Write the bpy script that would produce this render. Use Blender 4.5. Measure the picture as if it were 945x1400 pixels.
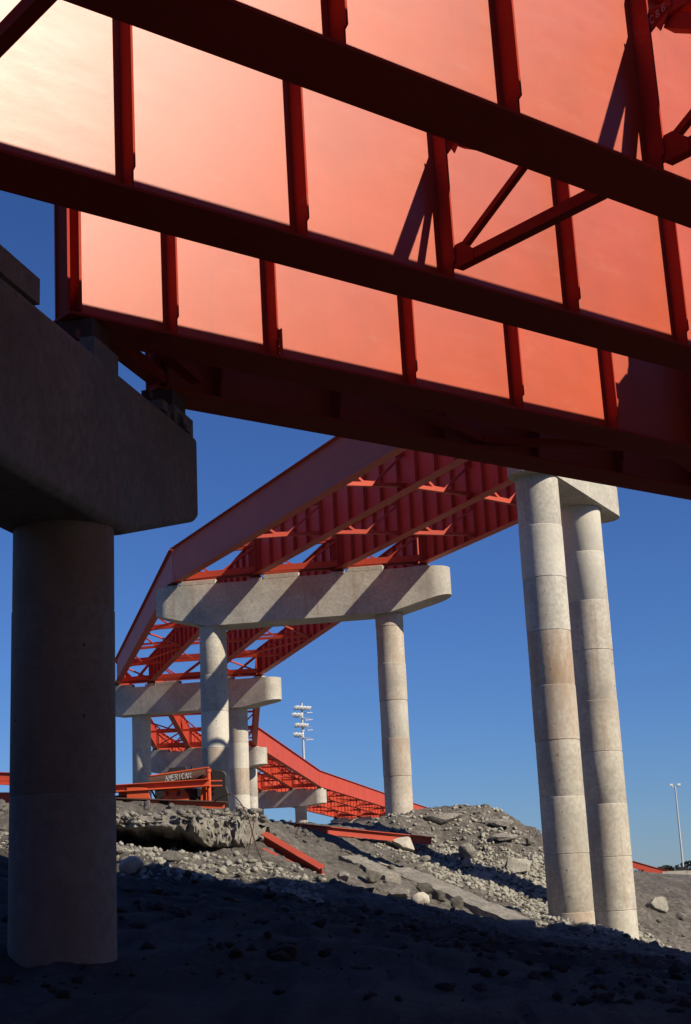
import bpy, math, random
import numpy as np
from mathutils import Vector, Matrix

for o in list(bpy.data.objects):
    bpy.data.objects.remove(o)
C = bpy.context.scene.collection
SC = bpy.context.scene
random.seed(7)

# ------------------------------------------------------------------ camera, sky, sun, exposure
cam = bpy.data.cameras.new('camera')
cam.sensor_fit = 'VERTICAL'; cam.sensor_height = 36.0; cam.lens = 51.17
cam.clip_start = 0.1; cam.clip_end = 12000
cam_o = bpy.data.objects.new('camera', cam); C.objects.link(cam_o)
rt = Vector((0.998908, 0.0116084, -0.045258)); up = Vector((0.0467231, -0.24818, 0.967587)); bk = Vector((0, -0.968644, -0.248451))
m = Matrix((rt, up, bk)).transposed().to_4x4()
cam_o.matrix_world = m
SC.camera = cam_o

SUN_AZ, SUN_EL = math.radians(122), math.radians(34.5)
S = Vector((math.sin(SUN_AZ)*math.cos(SUN_EL), math.cos(SUN_AZ)*math.cos(SUN_EL), math.sin(SUN_EL)))
w = bpy.data.worlds.new('World'); SC.world = w; w.use_nodes = True
nt = w.node_tree
bg = nt.nodes['Background']
sky = nt.nodes.new('ShaderNodeTexSky'); sky.sky_type = 'NISHITA'; sky.sun_disc = False
sky.sun_elevation = SUN_EL; sky.sun_rotation = SUN_AZ
sky.altitude = 0; sky.air_density = 1.0; sky.dust_density = 0.0; sky.ozone_density = 6.0
tint = nt.nodes.new('ShaderNodeMix'); tint.data_type = 'RGBA'; tint.blend_type = 'MULTIPLY'; tint.inputs[0].default_value = 1
tint.inputs[7].default_value = (0.62, 0.86, 1.34, 1)      # slide-film blue of the clear sky
nt.links.new(sky.outputs[0], tint.inputs[6]); nt.links.new(tint.outputs[2], bg.inputs[0]); bg.inputs[1].default_value = 0.05
sl = bpy.data.lights.new('sun', 'SUN'); sl.energy = 5.0; sl.angle = math.radians(0.5); sl.color = (1.0, 0.90, 0.71)
so = bpy.data.objects.new('sun', sl); C.objects.link(so)
so.rotation_euler = S.to_track_quat('Z', 'Y').to_euler()
so.location = S*200
SC.view_settings.view_transform = 'Standard'; SC.view_settings.look = 'None'
SC.view_settings.gamma = 1.0; SC.view_settings.exposure = 0.40

# ------------------------------------------------------------------ materials
def nmat(name):
    m = bpy.data.materials.new(name); m.use_nodes = True
    t = m.node_tree
    return m, t, t.nodes['Principled BSDF']
def node(t, typ, **kw):
    n = t.nodes.new(typ)
    for k, v in kw.items():
        if k.startswith('i_'):
            key = k[2:]
            n.inputs[int(key) if key.isdigit() else key].default_value = v
        else: setattr(n, k, v)
    return n
def noise(t, co, scale, detail=6, rough=0.6, dist=0.0):
    n = node(t, 'ShaderNodeTexNoise', i_Scale=scale, i_Detail=detail, i_Roughness=rough, i_Distortion=dist)
    t.links.new(co, n.inputs['Vector']); return n
def ramp(t, fac, stops):
    r = node(t, 'ShaderNodeValToRGB')
    e = r.color_ramp.elements
    e[0].position, e[0].color = stops[0][0], (*stops[0][1], 1)
    e[1].position, e[1].color = stops[1][0], (*stops[1][1], 1)
    for p, c in stops[2:]:
        q = e.new(p); q.color = (*c, 1)
    t.links.new(fac, r.inputs[0]); return r
def mix(t, fac, a, b, mode='MIX'):
    n = node(t, 'ShaderNodeMix', data_type='RGBA', blend_type=mode)
    for sock, v in ((n.inputs[0], fac), (n.inputs[6], a), (n.inputs[7], b)):
        if hasattr(v, 'is_output'): t.links.new(v, sock)
        elif isinstance(v, (int, float)): sock.default_value = v
        else: sock.default_value = (*v, 1)
    return n.outputs[2]
def bump(t, bs, h, strength, dist):
    b = node(t, 'ShaderNodeBump', i_Strength=strength, i_Distance=dist)
    t.links.new(h, b.inputs['Height']); t.links.new(b.outputs[0], bs.inputs['Normal'])
def world_co(t):
    return node(t, 'ShaderNodeNewGeometry').outputs['Position']
def scaled(t, co, s):
    n = node(t, 'ShaderNodeMapping'); n.inputs['Scale'].default_value = s
    t.links.new(co, n.inputs['Vector']); return n.outputs[0]

def paint(name, base, rough, dirt=0.25, spec=0.4):
    m, t, b = nmat(name); co = world_co(t)
    n1 = noise(t, co, 0.5, 10, 0.7); n2 = noise(t, scaled(t, co, (9, 9, 0.35)), 1.0, 8, 0.65); n3 = noise(t, co, 45, 4, 0.7)
    n4 = noise(t, scaled(t, co, (1.2, 1.2, 5)), 1.0, 8, 0.7); n5 = noise(t, co, 150, 2, 0.6)
    dark = tuple(c*0.86 for c in base); lite = tuple(min(1, c*1.07) for c in base)
    r = ramp(t, n1.outputs[0], [(0.35, dark), (0.65, lite)])
    c = mix(t, ramp(t, n5.outputs[0], [(0.35, (0.28,)*3), (0.6, (0, 0, 0))]).outputs[0], r.outputs[0], tuple(q*0.62 for q in base))
    c = mix(t, ramp(t, n4.outputs[0], [(0.58, (0, 0, 0)), (0.72, (dirt*0.8,)*3)]).outputs[0], c, (0.42, 0.16, 0.10))
    c = mix(t, ramp(t, n2.outputs[0], [(0.56, (0, 0, 0)), (0.74, (dirt,)*3)]).outputs[0], c, (0.22, 0.06, 0.04))
    c = mix(t, ramp(t, n3.outputs[0], [(0.70, (0, 0, 0)), (0.76, (0.55,)*3)]).outputs[0], c, (0.15, 0.045, 0.03))
    t.links.new(c, b.inputs['Base Color'])
    rr = node(t, 'ShaderNodeMapRange', i_3=rough-0.04, i_4=rough+0.10); t.links.new(n4.outputs[0], rr.inputs[0])
    t.links.new(rr.outputs[0], b.inputs['Roughness']); b.inputs['Specular IOR Level'].default_value = spec
    ad = node(t, 'ShaderNodeMath', operation='ADD'); t.links.new(n5.outputs[0], ad.inputs[0]); t.links.new(n3.outputs[0], ad.inputs[1])
    bump(t, b, ad.outputs[0], 0.10, 0.008)
    return m
M_RED = paint('red_lead_paint', (0.45, 0.066, 0.024), 0.37, spec=0.62)
M_RAMP = paint('ramp_red_paint', (0.47, 0.062, 0.032), 0.55, 0.3, spec=0.32)
M_MATT = paint('shaded_matt_red_paint', (0.37, 0.042, 0.024), 0.78, 0.35, spec=0.12)  # same red paint in a darker, duller copy that deepens shaded steel
M_ORANGE = paint('orange_machine_paint', (0.56, 0.085, 0.025), 0.5, 0.4)
M_BEAM = paint('weathered_red_beam_paint', (0.42, 0.065, 0.038), 0.6, 0.5)

def concrete(name, tint=(0.54, 0.505, 0.435), dark=(0.31, 0.288, 0.25), rust=0.5):
    m, t, b = nmat(name); co = world_co(t)
    n1 = noise(t, co, 0.55, 10, 0.65, 0.3); n2 = noise(t, co, 7, 8, 0.65); n3 = noise(t, scaled(t, co, (3, 3, 0.18)), 1.0, 6, 0.6)
    n4 = noise(t, co, 60, 3); vo = node(t, 'ShaderNodeTexVoronoi', i_Scale=9.0); t.links.new(co, vo.inputs['Vector'])
    c = ramp(t, n1.outputs[0], [(0.28, dark), (0.62, tint)]).outputs[0]
    c = mix(t, ramp(t, n2.outputs[0], [(0.38, (0.55,)*3), (0.6, (0, 0, 0))]).outputs[0], c, tuple(q*0.85 for q in dark))
    c = mix(t, ramp(t, n3.outputs[0], [(0.56, (0, 0, 0)), (0.78, (rust,)*3)]).outputs[0], c, (0.30, 0.175, 0.10))
    c = mix(t, ramp(t, vo.outputs[0], [(0.03, (0.6,)*3), (0.07, (0, 0, 0))]).outputs[0], c, (0.12, 0.11, 0.1))
    at = node(t, 'ShaderNodeAttribute', attribute_name='pour')
    up_ = node(t, 'ShaderNodeMath', operation='MAXIMUM', i_1=0.0); t.links.new(at.outputs['Fac'], up_.inputs[0])
    ng = node(t, 'ShaderNodeMath', operation='MULTIPLY', i_1=-1.0); t.links.new(at.outputs['Fac'], ng.inputs[0])
    ng2 = node(t, 'ShaderNodeMath', operation='MAXIMUM', i_1=0.0); t.links.new(ng.outputs[0], ng2.inputs[0])
    pn = noise(t, scaled(t, co, (2, 2, 0.5)), 1.2, 8, 0.7)
    mu = node(t, 'ShaderNodeMath', operation='MULTIPLY'); t.links.new(up_.outputs[0], mu.inputs[0]); t.links.new(ramp(t, pn.outputs[0], [(0.35, (0.1,)*3), (0.65, (1, 1, 1))]).outputs[0], mu.inputs[1])
    c = mix(t, mu.outputs[0], c, (0.33, 0.215, 0.14)); c = mix(t, ng2.outputs[0], c, (0.60, 0.56, 0.48))
    t.links.new(c, b.inputs['Base Color']); b.inputs['Roughness'].default_value = 0.88
    mx = node(t, 'ShaderNodeMath', operation='ADD'); t.links.new(n2.outputs[0], mx.inputs[0]); t.links.new(n4.outputs[0], mx.inputs[1])
    bump(t, b, mx.outputs[0], 0.35, 0.02)
    return m
M_CONC = concrete('pier_concrete')
M_CONC3 = concrete('shade_darkened_concrete', (0.27, 0.235, 0.205), (0.15, 0.13, 0.115))  # pier concrete tinted darker to deepen the shade on the left pier
M_CONC2 = concrete('stained_column_concrete', rust=0.75)
M_PALE = concrete('pale_broken_concrete', (0.50, 0.46, 0.39), (0.30, 0.27, 0.23), 0.2)

def dirt(name, lo, mid, hi, s=1.0):
    m, t, b = nmat(name); co = world_co(t)
    n1 = noise(t, co, 0.45*s, 8, 0.65, 0.4); n2 = noise(t, co, 4.5*s, 10, 0.72); n3 = noise(t, co, 22*s, 6, 0.7)
    vo = node(t, 'ShaderNodeTexVoronoi', i_Scale=5.5*s); t.links.new(co, vo.inputs['Vector'])
    c = ramp(t, n2.outputs[0], [(0.32, lo), (0.68, hi), (0.5, mid)]).outputs[0]
    c = mix(t, ramp(t, n1.outputs[0], [(0.36, (0.65,)*3), (0.62, (0, 0, 0))]).outputs[0], c, lo)
    c = mix(t, ramp(t, n3.outputs[0], [(0.60, (0, 0, 0)), (0.72, (0.7,)*3)]).outputs[0], c, hi)
    if name == 'dug_earth':      # earth colour darkened toward the viewer, painting the shade under the bridge deeper
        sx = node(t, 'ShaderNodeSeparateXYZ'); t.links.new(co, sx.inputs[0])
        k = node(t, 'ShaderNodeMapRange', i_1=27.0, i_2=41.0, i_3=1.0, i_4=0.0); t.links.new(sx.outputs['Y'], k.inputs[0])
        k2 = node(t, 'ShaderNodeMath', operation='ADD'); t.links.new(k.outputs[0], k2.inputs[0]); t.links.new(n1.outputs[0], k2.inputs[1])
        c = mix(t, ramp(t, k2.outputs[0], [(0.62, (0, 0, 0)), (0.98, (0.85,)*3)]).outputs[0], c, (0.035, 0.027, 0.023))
    t.links.new(c, b.inputs['Base Color']); b.inputs['Roughness'].default_value = 0.95
    ad = node(t, 'ShaderNodeMath', operation='ADD'); t.links.new(n2.outputs[0], ad.inputs[0]); t.links.new(n3.outputs[0], ad.inputs[1])
    bump(t, b, ad.outputs[0], 0.9, 0.10)
    return m
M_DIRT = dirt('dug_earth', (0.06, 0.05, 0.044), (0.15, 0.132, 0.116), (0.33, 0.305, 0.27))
M_BANK = dirt('pale_earth_crust', (0.16, 0.142, 0.125), (0.34, 0.31, 0.27), (0.52, 0.49, 0.43), 1.6)
M_STONE = dirt('grey_rubble', (0.09, 0.08, 0.07), (0.20, 0.182, 0.16), (0.36, 0.335, 0.29), 2.0)
M_WHITE_STONE = dirt('pale_gravel', (0.30, 0.28, 0.235), (0.53, 0.50, 0.43), (0.68, 0.65, 0.57), 2.0)

def plain(name, col, rough=0.6, metal=0.0):
    m, t, b = nmat(name); co = world_co(t)
    n = noise(t, co, 8, 6)
    c = ramp(t, n.outputs[0], [(0.3, tuple(q*0.75 for q in col)), (0.7, col)]).outputs[0]
    t.links.new(c, b.inputs['Base Color']); b.inputs['Roughness'].default_value = rough; b.inputs['Metallic'].default_value = metal
    return m
M_BLACK = plain('black_hood_metal', (0.018, 0.015, 0.014), 0.5)
M_RUST = plain('rusty_iron', (0.09, 0.04, 0.025), 0.85)
M_WHITE = plain('white_lettering_paint', (0.30, 0.30, 0.29), 0.6)
M_CHALK = plain('pale_chalk', (0.50, 0.30, 0.27), 0.9)
M_GALV = plain('galvanised_steel', (0.55, 0.56, 0.57), 0.45, 0.3)
M_LAMP = plain('white_lamp_housing', (0.75, 0.75, 0.72), 0.4)
M_DARK = plain('dark_lamp_glass', (0.03, 0.03, 0.035), 0.2)
M_HEDGE = plain('dark_leaves', (0.035, 0.045, 0.02), 0.8)
M_BOLT = plain('zinc_bolt', (0.6, 0.55, 0.52), 0.35, 0.6)

# ------------------------------------------------------------------ mesh helpers
class MB:
    def __init__(s): s.v = []; s.f = []
    def hexa(s, p):
        b = len(s.v); s.v += [tuple(q) for q in p]
        s.f += [tuple(b+i for i in q) for q in ((0,3,2,1),(4,5,6,7),(0,1,5,4),(1,2,6,5),(2,3,7,6),(3,0,4,7))]
        return s
    def box(s, x0, x1, y0, y1, z0, z1):
        return s.hexa([(x0,y0,z0),(x1,y0,z0),(x1,y1,z0),(x0,y1,z0),(x0,y0,z1),(x1,y0,z1),(x1,y1,z1),(x0,y1,z1)])
    def beam(s, a, b, wd, ht, upv=(0,0,1)):
        a = Vector(a); b = Vector(b); d = (b-a).normalized(); u = Vector(upv)
        r = d.cross(u).normalized(); u = r.cross(d).normalized()
        q = []
        for e in (a, b):
            q += [e-r*wd/2-u*ht/2, e+r*wd/2-u*ht/2, e+r*wd/2+u*ht/2, e-r*wd/2+u*ht/2]
        return s.hexa(q)
    def prism(s, poly, ext):
        n = len(poly); b = len(s.v); e = Vector(ext)
        s.v += [tuple(p) for p in poly] + [tuple(Vector(p)+e) for p in poly]
        s.f.append(tuple(b+i for i in reversed(range(n)))); s.f.append(tuple(b+n+i for i in range(n)))
        for i in range(n):
            j = (i+1) % n; s.f.append((b+i, b+j, b+n+j, b+n+i))
        return s
    def tube(s, a, b, r0, r1=None, n=12):
        r1 = r0 if r1 is None else r1
        a = Vector(a); b = Vector(b); d = (b-a).normalized()
        x = d.orthogonal().normalized(); y = d.cross(x); k = len(s.v)
        for e, r in ((a, r0), (b, r1)):
            for i in range(n):
                t = 2*math.pi*i/n; s.v.append(tuple(e+x*r*math.cos(t)+y*r*math.sin(t)))
        for i in range(n):
            j = (i+1) % n; s.f.append((k+i, k+j, k+n+j, k+n+i))
        s.f.append(tuple(k+i for i in reversed(range(n)))); s.f.append(tuple(k+n+i for i in range(n)))
        return s
    def path(s, pts, r, n=6):
        for a, b in zip(pts[:-1], pts[1:]): s.tube(a, b, r, r, n)
        return s
    def lathe(s, cx, cy, prof, n=56):
        k = len(s.v)
        for z, r in prof:
            for i in range(n):
                t = 2*math.pi*i/n; s.v.append((cx+r*math.cos(t), cy+r*math.sin(t), z))
        for q in range(len(prof)-1):
            for i in range(n):
                j = (i+1) % n; s.f.append((k+q*n+i, k+q*n+j, k+(q+1)*n+j, k+(q+1)*n+i))
        s.f.append(tuple(k+i for i in reversed(range(n))))
        e = k+(len(prof)-1)*n; s.f.append(tuple(e+i for i in range(n)))
        return s
    def build(s, name, mat, parent=None, smooth=0, stuff=False, bevel=0):
        me = bpy.data.meshes.new(name); me.from_pydata(s.v, [], s.f); me.validate()
        o = bpy.data.objects.new(name, me); C.objects.link(o)
        me.materials.append(mat)
        if smooth:
            me.shade_smooth(); me.set_sharp_from_angle(angle=math.radians(smooth))
        if bevel:
            bm = o.modifiers.new('bevel', 'BEVEL'); bm.width = bevel; bm.segments = 2; bm.limit_method = 'ANGLE'; bm.angle_limit = 0.6
        if parent: attach(o, parent)
        if stuff: o['kind'] = 'stuff'
        return o
WM = {}
def attach(o, p):
    """mesh coordinates of o are world coordinates (or the frame of its thing); keep them where they are"""
    o.parent = p
    o.matrix_parent_inverse = Matrix.Identity(4) if p.get('_local') else WM.get(p.name, Matrix.Identity(4)).inverted()
    if p.get('_local'): o['_local'] = 1
    WM[o.name] = Matrix.Identity(4)
def thing(name, label, cat, loc, group=None, rot=None):
    o = bpy.data.objects.new(name, None); C.objects.link(o); o.empty_display_size = 0.5
    if rot is not None:
        o.matrix_world = Matrix.Translation(loc) @ rot.to_4x4(); o['_local'] = 1
    else:
        o.location = loc; WM[o.name] = Matrix.Translation(loc)
    tag(o, label, cat, group); return o
def tag(o, label, cat, group=None):
    o['label'] = label; o['category'] = cat
    if group: o['group'] = group
    return o

# ------------------------------------------------------------------ the ground
GP = [(-8.05, 33.22, 0.99), (-5.87, 35.81, 0.6), (-4.45, 37.12, 0.55), (-3.52, 38.8, 0.07), (-1.86, 39.85, 0.27), (-0.92, 40.91, 0.14), (0.06, 42.56, -0.31), (1.34, 44.66, -0.86), (2.24, 45.22, -0.74), (4.22, 48.41, -1.55), (6.33, 50.22, -1.56), (7.91, 51.97, -1.77), (8.5, 53.6, -2.39), (10.87, 56.76, -3.01), (12.6, 59.34, -3.61), (-11.65, 48.0, 3.1), (-9.65, 47.5, 2.94), (-7.69, 47.0, 2.37), (-5.6, 47.0, 2.29), (-3.83, 48.0, 2.23), (-3.19, 51.0, 2.31), (-2.64, 58.0, 2.3), (-1.85, 60.0, 2.14), (-0.7, 61.0, 1.94), (0.8, 62.0, 1.7), (1.32, 64.0, 2.16), (2.55, 66.0, 3.13), (3.58, 67.0, 3.23), (5.55, 67.0, 3.01), (6.73, 66.0, 2.49), (7.85, 65.0, 1.71), (1.68, 64.5, 2.69), (1.93, 63.5, 2.02), (4.57, 67.0, 3.21), (6.48, 66.5, 2.78), (3.35, 64.3, 1.68), (5.17, 63.7, 1.27), (6.05, 61.0, 0.01), (6.45, 58.5, -0.9), (4.31, 61.3, 0.24), (2.76, 62.5, 1.0), (1.99, 62.0, 1.23), (3.24, 58.5, -0.04), (1.33, 60.0, 1.07), (4.11, 55.5, -0.71), (5.27, 54.0, -1.26), (6.25, 53.6, -1.47), (2.76, 55.0, -0.26), (2.16, 53.0, 0.02), (3.04, 51.0, -0.5), (4.38, 50.0, -1.33), (1.1, 51.0, 0.31), (-0.83, 48.0, 0.49), (-1.61, 51.0, 0.99), (-2.45, 53.5, 1.58), (0.11, 52.0, 0.43), (-0.4, 57.0, 1.18), (-2.99, 45.5, 1.21), (-1.4, 43.5, 0.27), (-8.97, 37.0, 1.46), (-7.34, 38.0, 1.33), (-5.55, 38.5, 0.94), (-3.9, 41.0, 0.8), (-3.04, 43.0, 0.75), (-2.5, 46.5, 0.77), (-6.14, 37.5, 1.02), (-6.6, 43.6, 1.21), (-5.64, 43.6, 1.16), (-4.57, 43.6, 1.12), (-3.54, 44.0, 1.04), (-6.84, 45.2, 1.38), (-5.85, 45.2, 1.29), (-4.76, 45.4, 1.25), (-3.68, 45.8, 1.25), (8.26, 57.0, -1.98), (9.85, 58.0, -2.13), (10.72, 60.0, -2.12), (12.8, 66.0, -1.82), (13.74, 64.0, -2.42), (14.56, 80.0, -0.02), (17.86, 82.0, -0.62), (15.03, 75.0, -0.86), (15.58, 72.0, -1.56), (10.64, 72.0, -0.15), (-3.7, 18.8, -0.75), (-9.0, 13.0, -0.5), (0.0, 5.0, -1.7), (0.0, -10.0, -1.9), (6.0, 9.0, -1.9), (10.0, 18.0, -2.4), (-1.0, 25.0, -0.7), (4.0, 30.0, -1.7), (10.0, 40.0, -2.8), (16.0, 48.0, -3.8), (-12.0, 24.0, 0.2), (-16.0, 34.0, 1.0), (0.0, 15.0, -1.4), (-30.0, 0.0, 12.0), (-20.0, -22.0, 13.0), (0.0, -28.0, 14.0), (22.0, -30.0, 13.0), (45.0, -20.0, 8.0), (30.0, 40.0, -4.0), (30.0, 20.0, -3.0), (-30.0, 20.0, 1.0), (-30.0, 48.0, 2.8), (-30.0, 80.0, 2.5), (-10.0, 80.0, 2.3), (3.0, 80.0, 1.8), (15.0, 85.0, -0.2), (40.0, 85.0, -1.6), (40.0, 65.0, -3.0), (20.0, 75.0, -1.3), (-10.0, 120.0, 1.8), (10.0, 120.0, 0.4), (50.0, 120.0, -1.5), (-50.0, 120.0, 1.8), (0.0, 70.0, 1.6), (8.0, 74.0, 1.0)]  # points behind the camera add an unseen embankment that cuts sky fill
def fbm(x, y, scale, octv, seed, ridged=False):
    out = np.zeros_like(x); amp = 1.0; tot = 0
    for o in range(octv):
        f = scale*(2.03**o); xx = x*f+seed*17.3+o*5.1; yy = y*f+seed*9.7-o*3.3
        xi = np.floor(xx).astype(np.int64); yi = np.floor(yy).astype(np.int64); xf = xx-xi; yf = yy-yi
        def h(a, b):
            n = (a*374761393+b*668265263+seed*1442695041) & 0xffffffff
            n = ((n ^ (n >> 13))*1274126177) & 0xffffffff
            return ((n ^ (n >> 16)) & 0xffff)/32767.5-1
        u = xf*xf*(3-2*xf); v = yf*yf*(3-2*yf)
        r = (h(xi,yi)*(1-u)+h(xi+1,yi)*u)*(1-v)+(h(xi,yi+1)*(1-u)+h(xi+1,yi+1)*u)*v
        if ridged: r = 1-2*np.abs(r)
        out += r*amp; tot += amp; amp *= 0.52
    return out/tot
_g = np.array(GP, float)
def _phi(r): return r   # biharmonic-in-3D kernel: stays tame away from the points
_n = len(_g)
_d = np.hypot(_g[:,None,0]-_g[None,:,0], _g[:,None,1]-_g[None,:,1])
_A = np.zeros((_n+1, _n+1)); _A[:_n,:_n] = _phi(_d)+np.eye(_n)*-0.02; _A[:_n,_n] = 1; _A[_n,:_n] = 1
_c = np.linalg.solve(_A, np.append(_g[:,2], 0))
def base_z(x, y):
    sh = x.shape; x = x.ravel(); y = y.ravel(); z = np.full(x.shape, _c[_n])
    for i in range(_n): z += _c[i]*_phi(np.hypot(x-_g[i,0], y-_g[i,1]))
    far = np.clip((np.hypot(x, y-45)-75)/110, 0, 1); far = far*far*(3-2*far)
    z = z*(1-far)+(-1.4)*far
    return z.reshape(sh)
def ground_z(x, y):
    x = np.asarray(x, float); y = np.asarray(y, float)
    z = base_z(x, y)
    near = 1-np.clip((np.hypot(x, y-45)-60)/60, 0, 1)
    z = z+near*(0.20*fbm(x, y, 0.35, 3, 3)+0.17*fbm(x, y, 1.3, 4, 5, True)+0.06*fbm(x, y, 5.0, 2, 8))
    z = z+(1-near)*0.4*fbm(x, y, 0.02, 3, 4)
    return z
def axis(dense, lo, hi, step):
    a = list(np.arange(dense[0], dense[1], step))
    s = step
    while a[-1] < hi: s *= 1.09; a.append(a[-1]+s)
    s = step
    while a[0] > lo: s *= 1.09; a.insert(0, a[0]-s)
    return np.array(a)
gx = axis((-14, 18), -2500, 2500, 0.13); gy = axis((30, 70), -400, 4500, 0.13)
X, Y = np.meshgrid(gx, gy); Z = ground_z(X, Y)
nx, ny = len(gx), len(gy)
me = bpy.data.meshes.new('ground')
me.vertices.add(nx*ny); me.vertices.foreach_set('co', np.stack([X, Y, Z], -1).astype(np.float32).ravel())
i = np.arange(nx*ny).reshape(ny, nx)
q = np.stack([i[:-1,:-1], i[:-1,1:], i[1:,1:], i[1:,:-1]], -1).reshape(-1, 4)
me.loops.add(q.size); me.loops.foreach_set('vertex_index', q.astype(np.int32).ravel())
me.polygons.add(len(q)); me.polygons.foreach_set('loop_start', (np.arange(len(q))*4).astype(np.int32))
me.polygons.foreach_set('loop_total', np.full(len(q), 4, np.int32))
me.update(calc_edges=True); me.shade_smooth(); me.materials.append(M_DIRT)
ground = bpy.data.objects.new('ground', me); C.objects.link(ground); ground['kind'] = 'structure'
def gz(x, y): return float(ground_z(np.array([x]), np.array([y]))[0])

# overhanging crust of the bank below the machine: pale lip over an undercut hollow
def bank():
    xs = np.linspace(-9.0, -2.9, 200); prof = []
    lipb = np.interp(xs, [-9.0, -7.2, -6.2, -5.2, -4.4, -3.6, -2.9], [0.10, 0.10, 0.22, 0.42, 0.58, 0.5, 0.2])
    lipy = np.interp(xs, [-9.0, -7.0, -5.0, -3.6, -2.9], [43.3, 43.0, 42.6, 43.4, 46.0])
    topz = np.interp(xs, [-9.0, -7.3, -5.2, -3.7, -2.9], [2.48, 2.30, 2.22, 2.14, 1.9])
    lipb = lipb*(1+0.7*fbm(xs, xs*0+3, 1.1, 3, 41)); lipy = lipy+0.35*fbm(xs, xs*0+7, 0.9, 3, 42); topz = topz+0.10*fbm(xs, xs*0+9, 1.3, 3, 43)
    rows = []
    for k, x in enumerate(xs):
        ly, tz, b = lipy[k], topz[k], lipb[k]
        pr = [(48.6, tz-0.35), (47.2, tz-0.02), (45.6, tz+0.05), (ly+0.7, tz+0.05), (ly+0.2, tz), (ly+0.02, tz-0.12)]
        for j in range(1, 8): pr.append((ly+0.03*math.sin(j*1.7), tz-0.12-b*j/8))
        pr += [(ly+0.06, tz-0.14-b), (ly+0.5, tz-0.2-b), (ly+1.2, tz-0.35-b), (ly+2.4, tz-0.5-b), (ly+3.0, tz-2.2-b)]
        rows.append([(x, y, z) for y, z in pr])
    a = np.array(rows); nn = a.shape[1]
    wob = fbm(a[...,0]*1.0, a[...,2]*1.0+a[...,1]*0.3, 1.6, 4, 11, True); wob2 = fbm(a[...,0], a[...,1]+a[...,2]*2, 1.2, 4, 12)
    vert = fbm(a[...,0], a[...,2]*0.25, 4.0, 3, 13)
    hi = fbm(a[...,0]+a[...,1]*0.5, a[...,2]+a[...,1]*0.7, 4.5, 3, 14)
    a[...,1] += 0.34*wob+0.22*vert+0.14*hi; a[...,2] += 0.15*wob2+0.11*hi; a[...,0] += 0.10*wob2
    mb = MB(); mb.v = [tuple(p) for p in a.reshape(-1, 3)]
    for r in range(len(xs)-1):
        for c in range(nn-1):
            mb.f.append((r*nn+c, (r+1)*nn+c, (r+1)*nn+c+1, r*nn+c+1))
    o = mb.build('dirt_bank', M_BANK, smooth=50); o['kind'] = 'structure'
bank()

# ------------------------------------------------------------------ bridge A: wide span right over the viewer
AZ, GR = math.radians(50.5), math.radians(0.8)
D = Vector((math.sin(AZ)*math.cos(GR), math.cos(AZ)*math.cos(GR), math.sin(GR)))
N = Vector((-math.cos(AZ), math.sin(AZ), 0)); U = N.cross(D)*-1
if U.z < 0: U = -U
ROT = Matrix((D, N, U)).transposed()
HC = 2.35; U0 = 7.5; D0, N0 = 9.3, 16.76
def AW(d, n, h): return D*d+N*n+U*(U0+h)
A = thing('girder_bridge', 'wide red girder span close overhead on the dark left pier', 'bridge', AW(D0, N0, 0), rot=ROT)
def L(d, n, h): return (d-D0, n-N0, h)
HA0 = 2.72
NG = [('F1', 9.64), ('F2', 13.2), ('F3', 16.76), ('F4', 18.75), ('F0', 6.08), ('E1', 2.52), ('E2', -1.04), ('E3', -4.6)]
def a_end(n): return 8.95+(n-16.76)*1.33
DEND = 58.0
def abox(d0, d1, n0, n1, h0, h1, mb=None):
    mb = mb or MB(); return mb.box(d0-D0, d1-D0, n0-N0, n1-N0, h0, h1)
stiff_mesh = {}
for k, (nm, n) in enumerate(NG):
    HA = 1.75 if nm == 'F4' else HA0     # the outermost girder is shallower
    e = a_end(n); fw = 0.40 if nm != 'F4' else 0.36
    g = abox(e, DEND, n-0.012, n+0.012, 0.045, HA-0.04).build('girder', M_RED, A)
    abox(e, DEND, n-fw, n+fw, 0, 0.042).build('bottom_flange', M_MATT, g, bevel=0.006)
    abox(e, DEND, n-0.26, n+0.26, HA-0.037, HA).build('top_flange', M_MATT, g)
    ds = [12.88+2.48*j for j in range(-20, 16)]
    ds = [d for d in ds if e+0.9 < d < 46]
    if nm == 'F3': ds = [10.77, 12.55]+[d for d in ds if d > 14]
    if nm == 'F1': ds = [d if d > 12 else d+0.22*(12.88-d)/4.96 for d in ds]
    for d in ds:
        # each stiffener: a plate with a clipped foot, standing on the camera side of the web
        wd = 0.27
        poly = [L(d-0.014, n-0.0135, 0.047), L(d-0.014, n-0.05, 0.047), L(d-0.014, n-wd+0.05, 0.12), L(d-0.014, n-wd+0.045, 0.34), L(d-0.014, n-wd, 0.37),
                L(d-0.014, n-wd, HA-0.12), L(d-0.014, n-0.05, HA-0.041), L(d-0.014, n-0.0135, HA-0.041)]
        MB().prism(poly, (0.028, 0, 0)).build('stiffener', M_MATT, g)
    # stout plates over the bearing
    for dd in (0.03, 0.21):
        abox(e+dd, e+dd+0.04, n-0.30, n-0.0125, 0.046, HA-0.041).build('bearing_stiffener', M_MATT, g)
        abox(e+dd+0.5, e+dd+0.54, n+0.0125, n+0.30, 0.046, HA-0.041).build('bearing_stiffener', M_MATT, g)
    if nm == 'F3':
        mb = abox(12.57, 12.584, n-0.33, n-0.06, 0.06, 0.52)
        cp = mb.build('connection_plate', M_MATT, g)
        for h in (0.14, 0.25, 0.36):
            MB().tube(L(12.556, n-0.27, h), L(12.57, n-0.27, h), 0.014, n=8).build('bolt', M_BOLT, g)
HA = HA0
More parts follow.
